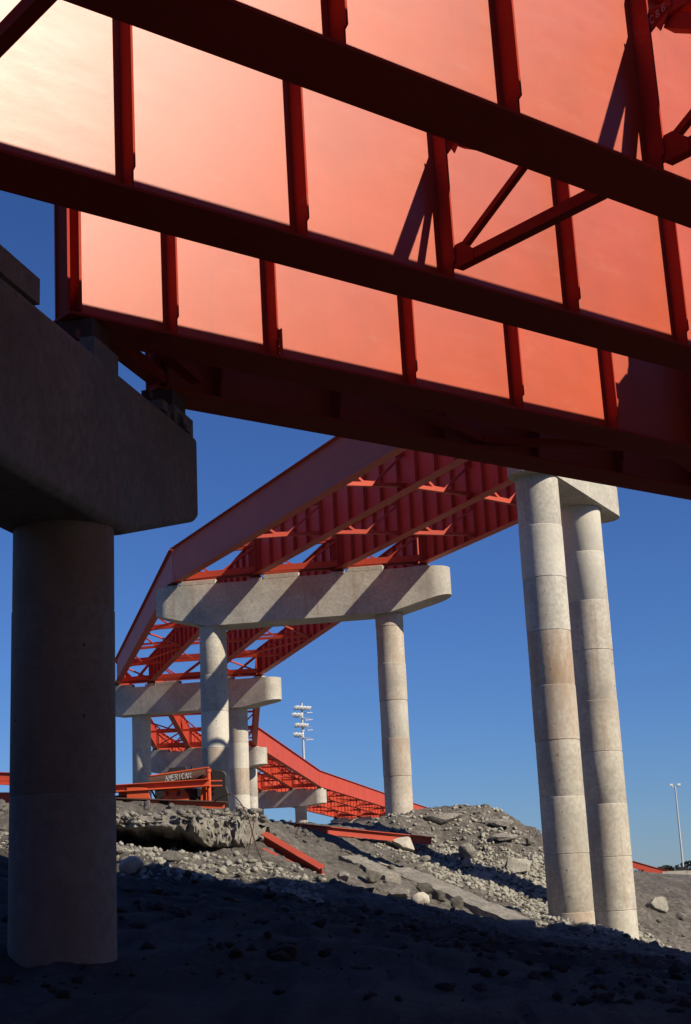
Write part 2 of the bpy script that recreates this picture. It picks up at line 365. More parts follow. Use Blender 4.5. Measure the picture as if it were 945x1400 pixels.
def cross_frame(d, n0, n1, chalk=False):
    """K-shaped frame between the girders at n0 (near) and n1 (far)"""
    t = abox(d+0.02, d+0.05, n0+0.3, n1-0.32, 0.30, 0.33)
    t.box(d+0.02-D0, d+0.17-D0, n0+0.3-N0, n1-0.32-N0, 0.30, 0.318)
    t = MB()
    def angle_bar(p, q, leg):
        mb = MB(); mb.beam(p, q, 0.016, leg, (0, 0, 1))
        dv = (Vector(q)-Vector(p)).normalized(); uu = Vector((1, 0, 0)).cross(dv).normalized()
        if uu.z > 0: uu = -uu
        o = Vector((leg/2, 0, 0))+uu*(leg/2-0.008)
        mb.beam(Vector(p)+o, Vector(q)+o, leg, 0.016, (0, 0, 1)); return mb
    ch = angle_bar(L(d+0.03, n0+0.34, 0.36), L(d+0.03, n1-0.22, 0.36), 0.155).build('cross_frame', M_MATT, A)
    angle_bar(L(d+0.03, n0+0.34, HC-0.2), L(d+0.03, n1-0.36, HC-0.2), 0.18).build('top_chord', M_MATT, ch)
    angle_bar(L(d+0.035, n1-0.30, 0.50), L(d+0.035, n0+0.45, HC-0.3), 0.085).build('diagonal', M_MATT, ch)
    angle_bar(L(d+0.09, n1-0.45, HC-0.3), L(d+0.09, n0+0.45, 0.55), 0.20 if chalk else 0.10).build('diagonal', M_MATT, ch)
    for nn, s in ((n1, -1), (n0, 1)):
        for h0, h1 in ((0.27, 0.60), (HC-0.45, HC-0.06)):
            a0 = nn+s*0.17; a1 = nn+s*0.60; hm = h1 if h0 < 1 else h0
            hb = h0 if h0 < 1 else h1
            poly = [L(d+0.012, a0, h0), L(d+0.012, a0, h1)] + [L(d+0.012, nn+s*0.40, hm), L(d+0.012, a1, hb+(0.16 if h0 < 1 else -0.16)), L(d+0.012, a1, hb)]
            MB().prism(poly, (0.014, 0, 0)).build('gusset', M_MATT, ch)
    return ch
pairs = [(9.64, 13.2), (6.08, 9.64), (2.52, 6.08), (-1.04, 2.52), (-4.6, -1.04)]
for j in range(-4, 5):
    d = 12.88+7.44*j
    for a, b in pairs:
        if d > a_end(b)+1: cross_frame(d, a, b, chalk=(a == 6.08))
# chalk mark on the gusset and lit plate edges
cfm = None
strokes = {'C': [[(0.9,0.85),(0.5,1),(0.1,0.7),(0.1,0.3),(0.5,0),(0.9,0.15)]],
           '8': [[(0.5,0.5),(0.15,0.7),(0.5,1),(0.85,0.7),(0.5,0.5),(0.1,0.25),(0.5,0),(0.9,0.25),(0.5,0.5)]],
           '6': [[(0.8,1),(0.3,0.7),(0.1,0.3),(0.5,0),(0.9,0.3),(0.5,0.52),(0.15,0.35)]]}
ch = [o for o in A.children if o.name.startswith('cross_frame')]
ch = min(ch, key=lambda o: (Vector(o.data.vertices[0].co)-Vector(L(12.91, 6.42, 0.36))).length)
for q, c in enumerate('C86'):
    mb = MB()
    for st in strokes[c]:
        pts = [L(12.888, 9.64-0.27-q*0.09-px*0.07, HC-0.30+q*0.03+pz*0.10) for px, pz in st]
        for a, b in zip(pts[:-1], pts[1:]): mb.beam(a, b, 0.012, 0.004, (1, 0, 0))
    mb.build('chalk_mark', M_CHALK, ch)
# bracing between the two farthest girders
def brace(p, q, wd=0.2, ht=0.12):
    return MB().beam(p, q, wd, ht).build('brace', M_MATT, A)
for d in (15.0, 22.4, 29.8, 37.2):
    brace(L(d, 17.1, 0.18), L(d+3.6, 18.45, 0.18)); brace(L(d+7.3, 17.1, 0.18), L(d+3.7, 18.45, 0.18))
    brace(L(d+3.65, 17.1, 1.4), L(d+3.65, 18.45, 1.4), 0.16, 0.16)
brace(L(9.35, 17.0, 0.32), L(11.75, 18.6, 0.22), 0.26, 0.2)
brace(L(9.5, 17.0, 1.5), L(11.8, 18.5, 1.5), 0.2, 0.2)
brace(L(9.6, 17.0, 0.75), L(12.4, 18.5, 0.30), 0.2, 0.14)
MB().prism([L(11.3, 18.3, 0.25), L(11.75, 18.6, 0.25), L(11.75, 18.6, 0.9)], (0.03, -0.03, 0)).build('gusset', M_MATT, A)

# ------------------------------------------------------------------ piers
def col_prof(z0, z1, r, lift=2.0, start=0.0, seed=0):
    rnd = random.Random(seed); p = [(z0, r)]; z = z1-start
    js = []
    while z > z0+0.3: js.append(z); z -= lift
    rr = r
    for z in reversed(js):
        p += [(z-0.02, rr), (z-0.006, rr-0.015), (z+0.006, rr-0.015)]
        rr = r+rnd.uniform(-0.008, 0.010); p.append((z+0.022, rr))
    p.append((z1, rr)); return p
def column(x, y, z0, z1, r, mat, t, lift=2.0, start=0.7, seed=0):
    prof = col_prof(z0, z1, r, lift, start, seed); n = 56
    o = MB().lathe(x, y, prof, n).build('column', mat, t, smooth=40)
    a = o.data.attributes.new('pour', 'FLOAT', 'POINT'); rnd = random.Random(seed+5); v = rnd.uniform(-0.4, 0.5); vals = []
    for k in range(len(prof)):
        if k >= 3 and (k % 4) == 3: v = rnd.uniform(-0.5, 0.75)
        vals += [max(-0.8, min(1.0, v*(1.6 if mat is M_CONC2 else 1.0)))]*n
    a.data.foreach_set('value', vals)
    # tie holes left by the forms, two rows up each lift
    z = z1-start; mb = MB()
    while z > z0+1:
        for dz in (-0.55, -1.45):
            for ang in (0.6, 2.2, 3.8, 5.3):
                d = Vector((math.cos(ang+seed), math.sin(ang+seed), 0)); p = Vector((x, y, z+dz))
                mb.tube(p+d*(r-0.03), p+d*(r+0.006), 0.022, 0.022, 6)
        z -= lift
    mb.build('tie_hole_plug', M_RUST, o, stuff=True)
    return o
def hammer_cap(a, b, wd, depth, enddepth, canti, soff=None):
    """cap beam from a to b (centre line, z at the top): rounded ends, undersides rising at both ends"""
    a = Vector(a); b = Vector(b); ln = (Vector((b.x, b.y, 0))-Vector((a.x, a.y, 0))).length
    d = Vector((b.x-a.x, b.y-a.y, 0))/ln; nrm = Vector((d.y, -d.x, 0)); R = wd/2
    ts = [R*(1-math.cos(i/9*math.pi/2)) for i in range(10)]
    st = ts+[canti, canti+0.01]+list(np.linspace(canti+0.5, ln-canti-0.5, 6))+[ln-canti-0.01, ln-canti]+[ln-q for q in reversed(ts)]
    mb = MB(); n = 0
    for t in st:
        e = min(t, ln-t); hw = R if e >= R else max(0.02, math.sqrt(max(0, R*R-(R-e)**2)))
        top = a.z+(b.z-a.z)*t/ln; k = min(1, e/canti)
        dp, ed = (depth, enddepth) if not isinstance(depth, tuple) else (depth[0]+(depth[1]-depth[0])*t/ln,)*2
        bot = top-(ed+(dp-ed)*k)
        p = a+d*t
        for sgn, z in ((1, bot), (1, top), (-1, top), (-1, bot)):
            v = p+nrm*hw*sgn; mb.v.append((v.x, v.y, z))
        if n:
            k0 = (n-1)*4; k1 = n*4
            for q in range(4): mb.f.append((k0+q, k1+q, k1+(q+1) % 4, k0+(q+1) % 4))
        n += 1
    mb.f.append((0, 1, 2, 3)); e = (n-1)*4; mb.f.append((e+3, e+2, e+1, e))
    return mb, d, nrm
def pier(label, cols, a, b, wd, depth, enddepth, canti, bear, r=0.75, z0=None, group='concrete piers of the curving ramp', mat=M_CONC, lift=2.0, start=0.7, seats=True):
    base = Vector((cols[0][0], cols[0][1], gz(cols[0][0], cols[0][1])))
    t = thing('concrete_pier', label, 'bridge pier', base, group)
    mb, d, nrm = hammer_cap(a, b, wd, depth, enddepth, canti)
    cap = mb.build('pier_cap', mat, t, smooth=35)
    A_, B_ = Vector(a), Vector(b); ln = (Vector((B_.x-A_.x, B_.y-A_.y, 0))).length
    for i, (x, y) in enumerate(cols):
        s = (Vector((x, y, 0))-Vector((A_.x, A_.y, 0))).dot(d); top = A_.z+(B_.z-A_.z)*s/ln
        k = min(1, min(s, ln-s)/canti); zt = (top-(enddepth+(depth-enddepth)*k) if not isinstance(depth, tuple) else top-(depth[0]+(depth[1]-depth[0])*s/ln))+0.02
        zb = (gz(x, y) if z0 is None else z0)-1.5
        column(x, y, zb, zt, r, mat, t, lift, start, i+int(abs(x*7)))
    for p in bear:
        p = Vector(p); c = p-nrm*((p-A_).dot(nrm)); s = (c-A_).dot(d); top = A_.z+(B_.z-A_.z)*s/ln
        h = max(0.12, p.z-top)
        mb = MB()
        q = Vector((p.x, p.y, top))
        for o, hh, z in ((0.42, 0, 0),):
            mb.hexa([q+d*sx*0.4+nrm*sy*0.32+Vector((0,0,zz)) for zz in (0.004, h*0.55) for sx, sy in ((-1,-1),(1,-1),(1,1),(-1,1))])
        mb.build('bearing_seat', mat, cap)
        mb = MB(); mb.hexa([q+d*sx*0.26+nrm*sy*0.22+Vector((0,0,zz)) for zz in (h*0.55+0.003, h-0.003) for sx, sy in ((-1,-1),(1,-1),(1,1),(-1,1))])
        mb.build('bearing', M_RUST, cap)
    if seats and len(bear) > 1:
        # low kerbs cast along the front of the cap between the girders
        for p, q in zip(bear[:-1], bear[1:]):
            p = Vector(p); q = Vector(q)
            mb = MB(); pts = []
            for zz in (0.004, 0.26):
                for f, w_ in ((0.13, wd/2-0.02), (0.56, wd/2-0.02), (0.56, wd/2-0.5), (0.13, wd/2-0.5)):
                    c = p.lerp(q, f); c = c-nrm*((c-A_).dot(nrm)); s = (c-A_).dot(d); top = A_.z+(B_.z-A_.z)*s/ln
                    c = c+nrm*w_; pts.append((c.x, c.y, top+zz))
            mb.hexa(pts); mb.build('seat_kerb', M_PALE, cap, bevel=0.03)
    return t

# the dark left pier of bridge A
def cap_a(label, ox, oy, tend, t0, cols, zoff=0.0):
    az = math.radians(13.1); d = Vector((math.sin(az), math.cos(az), 0)); nr = Vector((d.y, -d.x, 0))
    o = Vector((ox, oy, 0))
    t = thing('concrete_pier', label, 'bridge pier', (ox, oy, gz(ox, oy)), 'piers of the wide overhead span')
    st = [(t0, 4.75, 7.0), (0.45, 4.75, 7.0), (tend, 5.60, 7.0)]
    hw = 0.75; mb = MB(); pr = []
    cs = 0.09
    for tt, zb, zt in st:
        p = o+d*tt
        ring = [(hw-cs, zb), (hw, zb+cs), (hw, zt-cs), (hw-cs, zt), (-hw+cs, zt), (-hw, zt-cs), (-hw, zb+cs), (-hw+cs, zb)]
        pr.append([(p.x+nr.x*a_, p.y+nr.y*a_, z+zoff) for a_, z in ring])
    for k, ring in enumerate(pr):
        mb.v += ring
        if k:
            for q in range(8): mb.f.append(((k-1)*8+q, k*8+q, k*8+(q+1) % 8, (k-1)*8+(q+1) % 8))
    mb.f.append(tuple(range(8))); mb.f.append(tuple(16+q for q in reversed(range(8))))
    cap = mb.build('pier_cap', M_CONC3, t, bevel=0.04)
    for i, c in enumerate(cols):
        p = o+d*c
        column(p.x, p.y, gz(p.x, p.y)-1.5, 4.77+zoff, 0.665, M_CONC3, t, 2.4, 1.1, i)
    return t, cap, o, d, nr
pa, capA, oA, dA, nA = cap_a('dark shaded round pier with heavy cap at left foreground', -3.78, 18.9, 3.35, -27, (0, -9, -18))
def on_cap(t, s, z): return oA+dA*t+nA*s+Vector((0, 0, z))
def cap_block(t0, t1, s0, s1, z0, z1, name='bearing_pedestal', mat=M_CONC3):
    mb = MB().hexa([on_cap(t, s, z) for z in (z0, z1) for t, s in ((t0, s0), (t0, s1), (t1, s1), (t1, s0))])
    return mb.build(name, mat, capA)
for k, (nm, n) in enumerate(NG):
    e = a_end(n)+0.32; p = AW(e, n, 0); t = (p-oA).dot(dA)
    s = (p-oA).dot(nA)
    if t > 3.2: t = 3.0
    cap_block(t-0.42, t+0.42, 0.0, 0.66, 7.002, 7.28)
    cap_block(t-0.3, t+0.3, 0.08, 0.58, 7.283, 7.60, 'bearing', M_RUST)
    # seats and upstand bolts waiting for the next span on the far half of the cap
    cap_block(t-0.75, t-0.05, -0.7, -0.08, 7.002, 7.42)
    cap_block(t-0.9, t-0.76, -0.45, -0.3, 7.002, 7.55, 'anchor_bolt', M_RUST)
    cap_block(t-1.9, t-1.78, -0.6, -0.48, 7.002, 7.22, 'anchor_bolt', M_RUST)
for k, (a_, b_, s0, s1, z1_) in enumerate([(-8.0,-2.32,0.1,0.73,7.34),(-2.6,-2.5,0.5,0.6,7.47),(-3.45,-3.25,0.45,0.62,7.52),(-4.6,-4.3,0.4,0.6,7.5),(-1.2,-1.05,0.55,0.7,7.14),(1.9,2.12,0.5,0.72,7.15),(3.0,3.2,0.35,0.7,7.09),(2.72,2.98,0.2,0.66,7.2),(1.35,1.5,0.6,0.72,7.12)]):
    cap_block(a_, b_, s0, s1, 7.0025+(0.3385 if 0 < k < 4 else 0), z1_, 'upstand' if k == 0 else 'form_remnant', M_CONC3 if k in (0, 5, 6) else M_RUST)
cap_block(2.45, 2.95, -0.6, 0.6, 7.002, 7.16); cap_block(2.6, 2.8, -0.2, 0.62, 7.163, 7.3)
# its next pier, off to the right
p2 = AW(DEND-1.2, 9.64, 0)
cap_a('far end pier of the wide overhead span right of view', p2.x, p2.y, 9, -18, (4, -5, -14), 0.7)

# curving ramp B: bearing points of its four girders at each pier
BP = {
 1: [(4.23,47.2,15.45),(6.62,51.5,16.11),(8.92,55.7,16.27),(11.31,60.0,16.23)],
 2: [(-9.91,80.5,16.9),(-5.16,79.5,16.97),(-0.53,78.5,16.87),(4.06,77.5,16.76)],
 3: [(-19.4,119.0,16.82),(-16.29,117.0,16.64),(-11.6,115.0,16.44),(-7.29,113.0,16.19)],
 4: [(-20.53,150.0,14.41),(-16.93,148.0,14.21),(-13.42,146.0,13.94),(-10.0,144.0,13.67)],
 5: [(-16.47,190.0,12.31),(-12.39,188.0,12.19),(-8.38,186.0,12.15),(-4.83,184.0,12.04)],
 6: [(-3.77,232.0,10.35),(-0.22,232.0,10.41),(3.43,232.0,10.35),(6.99,232.0,10.52)],
 7: [(9.51,290.0,9.21),(13.07,290.0,9.19),(16.92,290.0,9.15),(20.9,290.0,9.11)]}
pier('tall pair of sunlit stained columns beside the gravel mound at right', [(7.32,53.5),(9.62,58.0)], (6.62,52.2,15.6), (11.05,60.2,15.75), 1.7, (0.95, 1.32), 1.05, 2.5, [], r=0.81, mat=M_CONC2, lift=2.0, start=1.9, seats=False)
pier('pier with broad striped cap and two columns left of centre', [(-7.7,80.2),(2.1,78.2)], (-10.9,81.0,16.62), (5.5,77.3,16.45), 1.9, 2.35, 1.5, 3.2, BP[2])
pier('farther pier whose cap is pierced by the column before it', [(-17.33,118.4),(-9.15,114.3)], (-22.0,120.2,16.45), (-5.7,112.5,15.88), 1.8, 2.2, 1.7, 3.0, BP[3], r=0.75)
pier('low pier behind the orange machine carrying dark bracing', [(-13.6,147.4),(-10.7,146.0)], (-22.4,150.6,14.0), (-8.9,143.9,13.5), 1.9, 2.1, 1.6, 3.0, BP[4])
pier('small pier left of the floodlight mast with one slim column clear', [(-7.3,185.6),(-12.9,188.3)], (-19.0,191.0,11.95), (-4.1,183.9,11.70), 1.9, 1.9, 1.6, 2.5, BP[5])
pier('farthest pier cap low against sky left of the middle column', [(5.4,232.0),(8.4,232.0)], (-4.6,232.0,10.0), (10.0,232.0,10.1), 1.8, 1.9, 1.7, 2.2, BP[6])
pier('hidden far pier behind the gravel mound', [(12.0,290.0),(18.0,290.0)], (8.0,290,8.85), (22.3,290,8.8), 1.8, 1.9, 1.7, 2.2, BP[7])

HB = 2.05
def span(p, q, label, ntrans, nst, detail, ext=0.0):
    P_, Q_ = [Vector(v) for v in BP[p]], [Vector(v) for v in BP[q]]
    mid = (P_[0]+Q_[3])/2; t = thing('girder_span', label, 'bridge span', mid, 'spans of the curving red ramp')
    for g in range(4):
        a, b = P_[g].copy(), Q_[g].copy(); d = (b-a).normalized()
        a = a-d*ext+d*0.06; b = b-d*0.06
        r = Vector((d.y, -d.x, 0)).normalized()   # right-hand side of the ramp
        zz = Vector((0, 0, 1))
        def bar(o0, o1, h0, h1, s0=0.0, s1=1.0, mb=None):
            mb = mb or MB(); A0 = a.lerp(b, s0); B0 = a.lerp(b, s1)
            return mb.hexa([e+r*o+zz*h for h in (h0, h1) for e, o in ((A0, o0), (B0, o0), (B0, o1), (A0, o1))])
        gr = bar(-0.012, 0.012, 0.045, HB-0.04).build('girder', M_RAMP, t)
        bar(-0.24, 0.24, 0, 0.043).build('bottom_flange', M_RAMP, gr)
        bar(-0.2, 0.2, HB-0.038, HB).build('top_flange', M_RAMP, gr)
        ln = (b-a).length; joined = MB()
        for k in range(nst):
            s = (k+0.5)/nst; c = a.lerp(b, s)
            sides = [1] if g == 0 else [-1] if g == 3 else [-1, 1]
            mb = MB() if detail else joined
            for sd in sides:
                o0, o1 = (0.0135, 0.19) if sd > 0 else (-0.19, -0.0135)
                mb.hexa([c+d*(sx*0.011)+r*o+zz*h for h in (0.047, HB-0.042) for sx, o in ((-1, o0), (1, o0), (1, o1), (-1, o1))])
            if detail: mb.build('stiffener', M_RAMP, gr)
        if not detail: joined.build('stiffener', M_RAMP, gr, stuff=True)
        for s in (0.25/ln, 1-0.25/ln):
            c = a.lerp(b, s)
            for sd in (-1, 1):
                if (g == 0 and sd < 0) or (g == 3 and sd > 0): continue
                for dx in (-0.12, 0.12):
                    mb = MB(); o0, o1 = (0.0135, 0.23) if sd > 0 else (-0.23, -0.0135)
                    mb.hexa([c+d*(dx+sx*0.018)+r*o+zz*h for h in (0.047, HB-0.042) for sx, o in ((-1, o0), (1, o0), (1, o1), (-1, o1))])
                    mb.build('bearing_stiffener', M_RAMP, gr)
    for k in range(ntrans+1):
        s = 0.012+0.976*k/ntrans; endk = k in (0, ntrans)
        for g in range(3):
            a = P_[g].lerp(Q_[g], s); b = P_[g+1].lerp(Q_[g+1], s)
            dv = (b-a).normalized(); a2 = a+dv*0.03; b2 = b-dv*0.03
            z = Vector((0, 0, 1)); hd = 0.34 if endk else 0.17
            chd = MB().beam(a2+z*0.30, b2+z*0.30, 0.2, hd).build('cross_frame', M_RAMP, t)
            MB().beam(a2+z*(HB-0.25), b2+z*(HB-0.25), 0.2, hd*0.8).build('top_chord', M_RAMP, chd)
            mid_ = (a2+b2)/2+z*0.30
            MB().beam(a2+z*(HB-0.35), mid_+(a2-b2).normalized()*0.2, 0.09, 0.11).build('diagonal', M_RAMP, chd)
            MB().beam(b2+z*(HB-0.35), mid_+(b2-a2).normalized()*0.2, 0.09, 0.11).build('diagonal', M_RAMP, chd)
            MB().beam(mid_-(b2-a2).normalized()*0.35+z*0.05, mid_+(b2-a2).normalized()*0.3+z*0.03, 0.02, 0.24).build('gusset', M_RAMP, chd)
            if k < ntrans and g in (0, 2) and detail != 1:
                s2 = 0.012+0.976*(k+1)/ntrans
                pa_ = P_[g+(k+g) % 2].lerp(Q_[g+(k+g) % 2], s); qa_ = P_[g+1-(k+g) % 2].lerp(Q_[g+1-(k+g) % 2], s2)
                MB().beam(pa_+z*0.12, qa_+z*0.12, 0.14, 0.09).build('brace', M_RAMP, t)
    return t
span(1, 2, 'nearest ramp span with a purple shaded outer girder and ribbed red webs', 3, 17, 1, 1.5)
span(2, 3, 'second ramp span seen steeply between the two striped pier caps', 5, 22, 2)
span(3, 4, 'short ramp span below the second cap with orange cross bracing', 4, 18, 0)
span(4, 5, 'sunlit smooth red ramp span sloping down behind the floodlight mast', 6, 26, 0)
span(5, 6, 'low sunlit ramp span running right behind the middle column', 6, 26, 0)
span(6, 7, 'last ramp span mostly hidden by the middle column and mound', 6, 26, 0)

# unseen shadow caster added on the overhead span, stepped to throw the jagged shadow
stack = thing('shadow_caster', 'added stepped shadow caster on top of the overhead span right of view', 'shadow caster', AW(26, 13.2, HA), rot=ROT)
def SL(d, n, h): return (d-26, n-13.2, h-HA)
prof = [(21.40,2.73,2.88),(21.62,2.89,3.2),(21.88,3.21,3.42),(21.62,3.43,3.63),(21.95,3.64,3.86),(22.25,3.87,4.1),(22.33,4.11,4.6)]
for k, (d, h0, h1) in enumerate(prof):
    mb = MB(); mb.prism([SL(d, 13.12, h0), SL(29.5+0.13*k, 13.12, h0), SL(29.5+0.13*k, 13.12, h1-0.01), SL(d+(0.22 if k in (1, 4) else 0.05), 13.12, h1-0.01)], (0, 0.2, 0))
    mb.build('caster_panel', M_BEAM if k % 3 == 1 else M_RUST, stack)
for d0 in (22.95, 25.5): MB().box(*[q for a, b in zip(SL(d0, 13.12, 4.61), SL(d0+0.9, 13.32, 5.0)) for q in (a, b)]).build('caster_block', M_RUST, stack)

# ------------------------------------------------------------------ far ramps, masts, barrier, hedge
def plain_ramp(label, pts, hh, wd, posts=()):
    t = thing('ramp_span', label, 'bridge span', pts[0])
    up_ = Vector((0, 0, 1))
    for off in (0, wd):
        for a, b in zip(pts[:-1], pts[1:]):
            a = Vector(a)+Vector((0, off, 0)); b = Vector(b)+Vector((0, off, 0))
            g = MB().beam(a-up_*hh/2, b-up_*hh/2, 0.03, hh).build('girder', M_RAMP, t)
            MB().beam(a-up_*(hh+0.03), b-up_*(hh+0.03), 0.4, 0.05).build('bottom_flange', M_RAMP, g)
            MB().beam(a+up_*0.03, b+up_*0.03, 0.4, 0.05).build('top_flange', M_RAMP, g)
    a, b = Vector(pts[0]), Vector(pts[-1])
    for k in range(7):
        p = a.lerp(b, (k+0.5)/7)-up_*hh*0.55
        MB().beam(p+Vector((0, 0.1, 0)), p+Vector((0, wd-0.1, 0)), 0.15, 0.3).build('cross_frame', M_RAMP, t)
    return t
r1 = plain_ramp('thin red ramp coming down to the ground at far right', [(44,330,7.6),(65.7,330,0.35),(74.0,330,-1.6)], 1.15, 5)
pf = thing('concrete_pier', 'stubby white pier under the thin red ramp at far right', 'bridge pier', (65.3, 331, -1.4))
MB().box(64.4, 66.4, 329.2, 336.5, -2.4, -0.95).build('pier_cap', M_PALE, pf, bevel=0.05)
MB().lathe(65.4, 332.5, [(-6, 0.7), (-2.42, 0.7)], 24).build('column', M_PALE, pf)
r2 = plain_ramp('far red ramp seen at the left edge past the dark column', [(-52,130,12.75),(-28.0,130,10.75)], 0.65, 6)
r3 = plain_ramp('lower red girder under the far ramp at the left edge', [(-52,128,10.05),(-27.0,128,8.95)], 0.9, 6)

mast = thing('floodlight_mast', 'tall mast carrying four tiers of white floodlights', 'floodlight mast', (-9.4, 260, gz(-9.4, 260)))
MB().tube((-9.4, 260, -2), (-9.4, 260, 31.9), 0.34, 0.17, 14).build('pole', M_GALV, mast, smooth=40)
for k, (z, xs) in enumerate(((31.0, (-1.1, -0.35, 0.4, 1.15, 1.7)), (29.7, (-1.75, -1.0, -0.3)), (27.9, (-1.15, -0.4, 0.35, 0.95)), (26.2, (-1.6, -0.9, -0.2)))):
    arm = MB().beam((-10.9, 259.75, z-0.25), (-7.9, 259.75-0.1, z-0.3-0.35*(k % 2)), 0.14, 0.14).build('crossarm', M_GALV, mast)
    MB().beam((-9.6, 259.9, z-0.9), (-7.7, 260.9, z-0.75), 0.5, 0.1).build('platform', M_GALV, arm)
    for x in xs:
        x *= 0.8; p = Vector((-9.4+x, 259.6, z+0.1-0.22*x*0.5)); dv = Vector((-0.8, 0.45, -0.42)).normalized()
        lp = MB().tube(p-dv*0.3, p+dv*0.1, 0.16, 0.33, 12); lp.tube(p+dv*0.1, p+dv*0.34, 0.33, 0.37, 12)
        lo = lp.build('floodlight', M_LAMP, mast, smooth=40)
        MB().tube(p+dv*0.345, p+dv*0.37, 0.35, 0.35, 12).build('lamp_glass', M_DARK, lo)
pole = thing('street_lamp', 'slim light pole with two short arms at right edge', 'street lamp', (36.3, 170, gz(36.3, 170)))
MB().tube((36.3, 170, -2.5), (36.3, 170, 9.35), 0.13, 0.08, 12).build('pole', M_GALV, pole, smooth=40)
MB().box(35.8, 36.8, 169.6, 170.4, -2.2, 0.35).build('base_cabinet', M_BLACK, pole)
for sx in (-1, 1):
    ar = MB().path([(36.3, 170, 9.1), (36.3+sx*0.3, 170, 9.28), (36.3+sx*0.42, 170, 9.4)], 0.05).build('arm', M_GALV, pole)
    MB().hexa([(36.3+sx*q, y, z) for z in (9.4, 9.62) for q, y in ((0.25, 169.85), (0.62, 169.85), (0.62, 170.15), (0.25, 170.15))]).build('lamp_head', M_LAMP, pole)
mb = MB()
for k in range(9):
    x = 31.5+k*2.6; z = gz(x, 158)
    mb.prism([(x, 158, z-0.6), (x+2.56, 158, z-0.6), (x+2.56, 158, z+0.75), (x, 158, z+0.75)], (0, 0.35, 0))
tag(mb.build('concrete_barrier', M_PALE), 'low white concrete barrier along the far right slope', 'barrier')
rnd = random.Random(5); mb = MB()
for k in range(3200):
    x = rnd.uniform(63, 130); top = 0.9+0.5*math.sin(x*0.35)+0.35*math.sin(x*1.1+1)
    p = Vector((x, 345+rnd.uniform(-3, 3), -2+rnd.random()**0.6*(top+2.2)))
    n1 = Vector((rnd.gauss(0,1), rnd.gauss(0,1), rnd.gauss(0,1))).normalized(); n2 = n1.orthogonal().normalized(); n3 = n1.cross(n2); s = rnd.uniform(0.25, 0.6)
    b = len(mb.v); mb.v += [tuple(p+n2*s), tuple(p+n3*s*0.7), tuple(p-n2*s), tuple(p-n3*s*0.7)]; mb.f.append((b, b+1, b+2, b+3))
hedge = mb.build('hedge', M_HEDGE); tag(hedge, 'dark hedge row on the horizon at far right', 'hedge')

# ------------------------------------------------------------------ orange machine on the bank
def K(px, py, y=50.0):   # machine drawing: 25 mm per unit, x to the right and z up from its left foot
    s = y/1990*1.03
    return Vector((-8.25+(px-157)*s, y, 2.87-(py-1106)*s-(px-157)*s*0.045))
mach = thing('construction_machine', 'orange construction machine with black engine hood parked on the bank', 'construction machine', (-6.3, 50, gz(-6.3, 50)))
def plate(pts, name, mat, y0, y1, parent=mach, bev=0.02):
    return MB().prism([K(px, py)+Vector((0, y0, 0)) for px, py in pts], (0, y1-y0, 0)).build(name, mat, parent, bevel=bev)
def bar2(a, b, th, y, name, mat, parent=mach, dep=0.15):
    return MB().beam(K(*a)+Vector((0, y, 0)), K(*b)+Vector((0, y, 0)), dep, th).build(name, mat, parent, bevel=0.012)
boom = bar2((120, 1084.5), (284, 1074.5), 0.22, -0.55, 'boom_beam', M_ORANGE, dep=0.3)
bar2((120, 1080.3), (284, 1070.3), 0.03, -0.62, 'beam_flange', M_ORANGE, boom, 0.42)
bar2((120, 1088.7), (284, 1078.7), 0.03, -0.62, 'beam_flange', M_ORANGE, boom, 0.42)
# cylinder-topped engine cover with white lettering
a, b = K(203, 1072), K(281, 1061.5)
hood = MB().tube(a+Vector((0, 0.1, 0)), b+Vector((0, 0.1, 0)), 0.21, 0.23, 20).build('engine_cover', M_RUST, mach, smooth=40)
MB().beam(a+Vector((0, 0.1, 0.205)), b+Vector((0, 0.1, 0.225)), 0.3, 0.05).build('cover_ridge', M_ORANGE, hood, bevel=0.015)
GL = {'A': [[(0,0),(.5,1),(1,0)],[(.2,.4),(.8,.4)]], 'M': [[(0,0),(0,1),(.5,.4),(1,1),(1,0)]], 'E': [[(1,0),(0,0),(0,1),(1,1)],[(0,.5),(.8,.5)]],
      'R': [[(0,0),(0,1),(.9,.9),(.9,.6),(0,.5)],[(.4,.5),(1,0)]], 'I': [[(.5,0),(.5,1)]], 'C': [[(1,.9),(.4,1),(0,.6),(0,.4),(.4,0),(1,.1)]], 'N': [[(0,0),(0,1),(1,0),(1,1)]]}
mb = MB(); dv = (b-a).normalized()
for q, c in enumerate('AMERICAN'):
    for st in GL[c]:
        pts = []
        for gx_, gz_ in st:
            p = a.lerp(b, 0.27)+dv*(q*0.112+gx_*0.085); th = -0.25+gz_*0.85
            pts.append(p+Vector((0, 0.1-0.226*math.cos(th), 0.226*math.sin(th))))
        for e0, e1 in zip(pts[:-1], pts[1:]): mb.beam(e0, e1, 0.03, 0.03, (0, -1, 0.3))
mb.build('lettering', M_WHITE, hood)
plate([(219,1064),(221,1058),(226,1058),(228,1053),(250,1051),(252,1055),(249,1060)], 'exhaust_hood', M_BLACK, 0.15, 0.55)
st = MB().tube(K(258, 1062)+Vector((0,0.2,0)), K(258, 1053.5)+Vector((0,0.2,0)), 0.085, 0.07, 14); st.tube(K(258, 1053.5)+Vector((0,0.2,0)), K(258.3, 1050.5)+Vector((0,0.2,0)), 0.045, 0.05, 12)
st.build('exhaust_stack', M_BLACK, mach, smooth=40)
arc = [(283,1112),(283,1056.5),(288,1055),(296,1056)]+[(296+7*math.sin(t*math.pi/8)+0.4*t, 1063-7*math.cos(t*math.pi/8)) for t in range(1,5)]+[(304.5,1078),(307,1086),(308.5,1112)]
plate(arc, 'radiator_hood', M_BLACK, -0.1, 1.3, bev=0.05)
for y_ in (1071.2, 1077.5): bar2((284,y_),(299,y_-0.2), 0.05, -0.3, 'rail', M_ORANGE, dep=0.05)
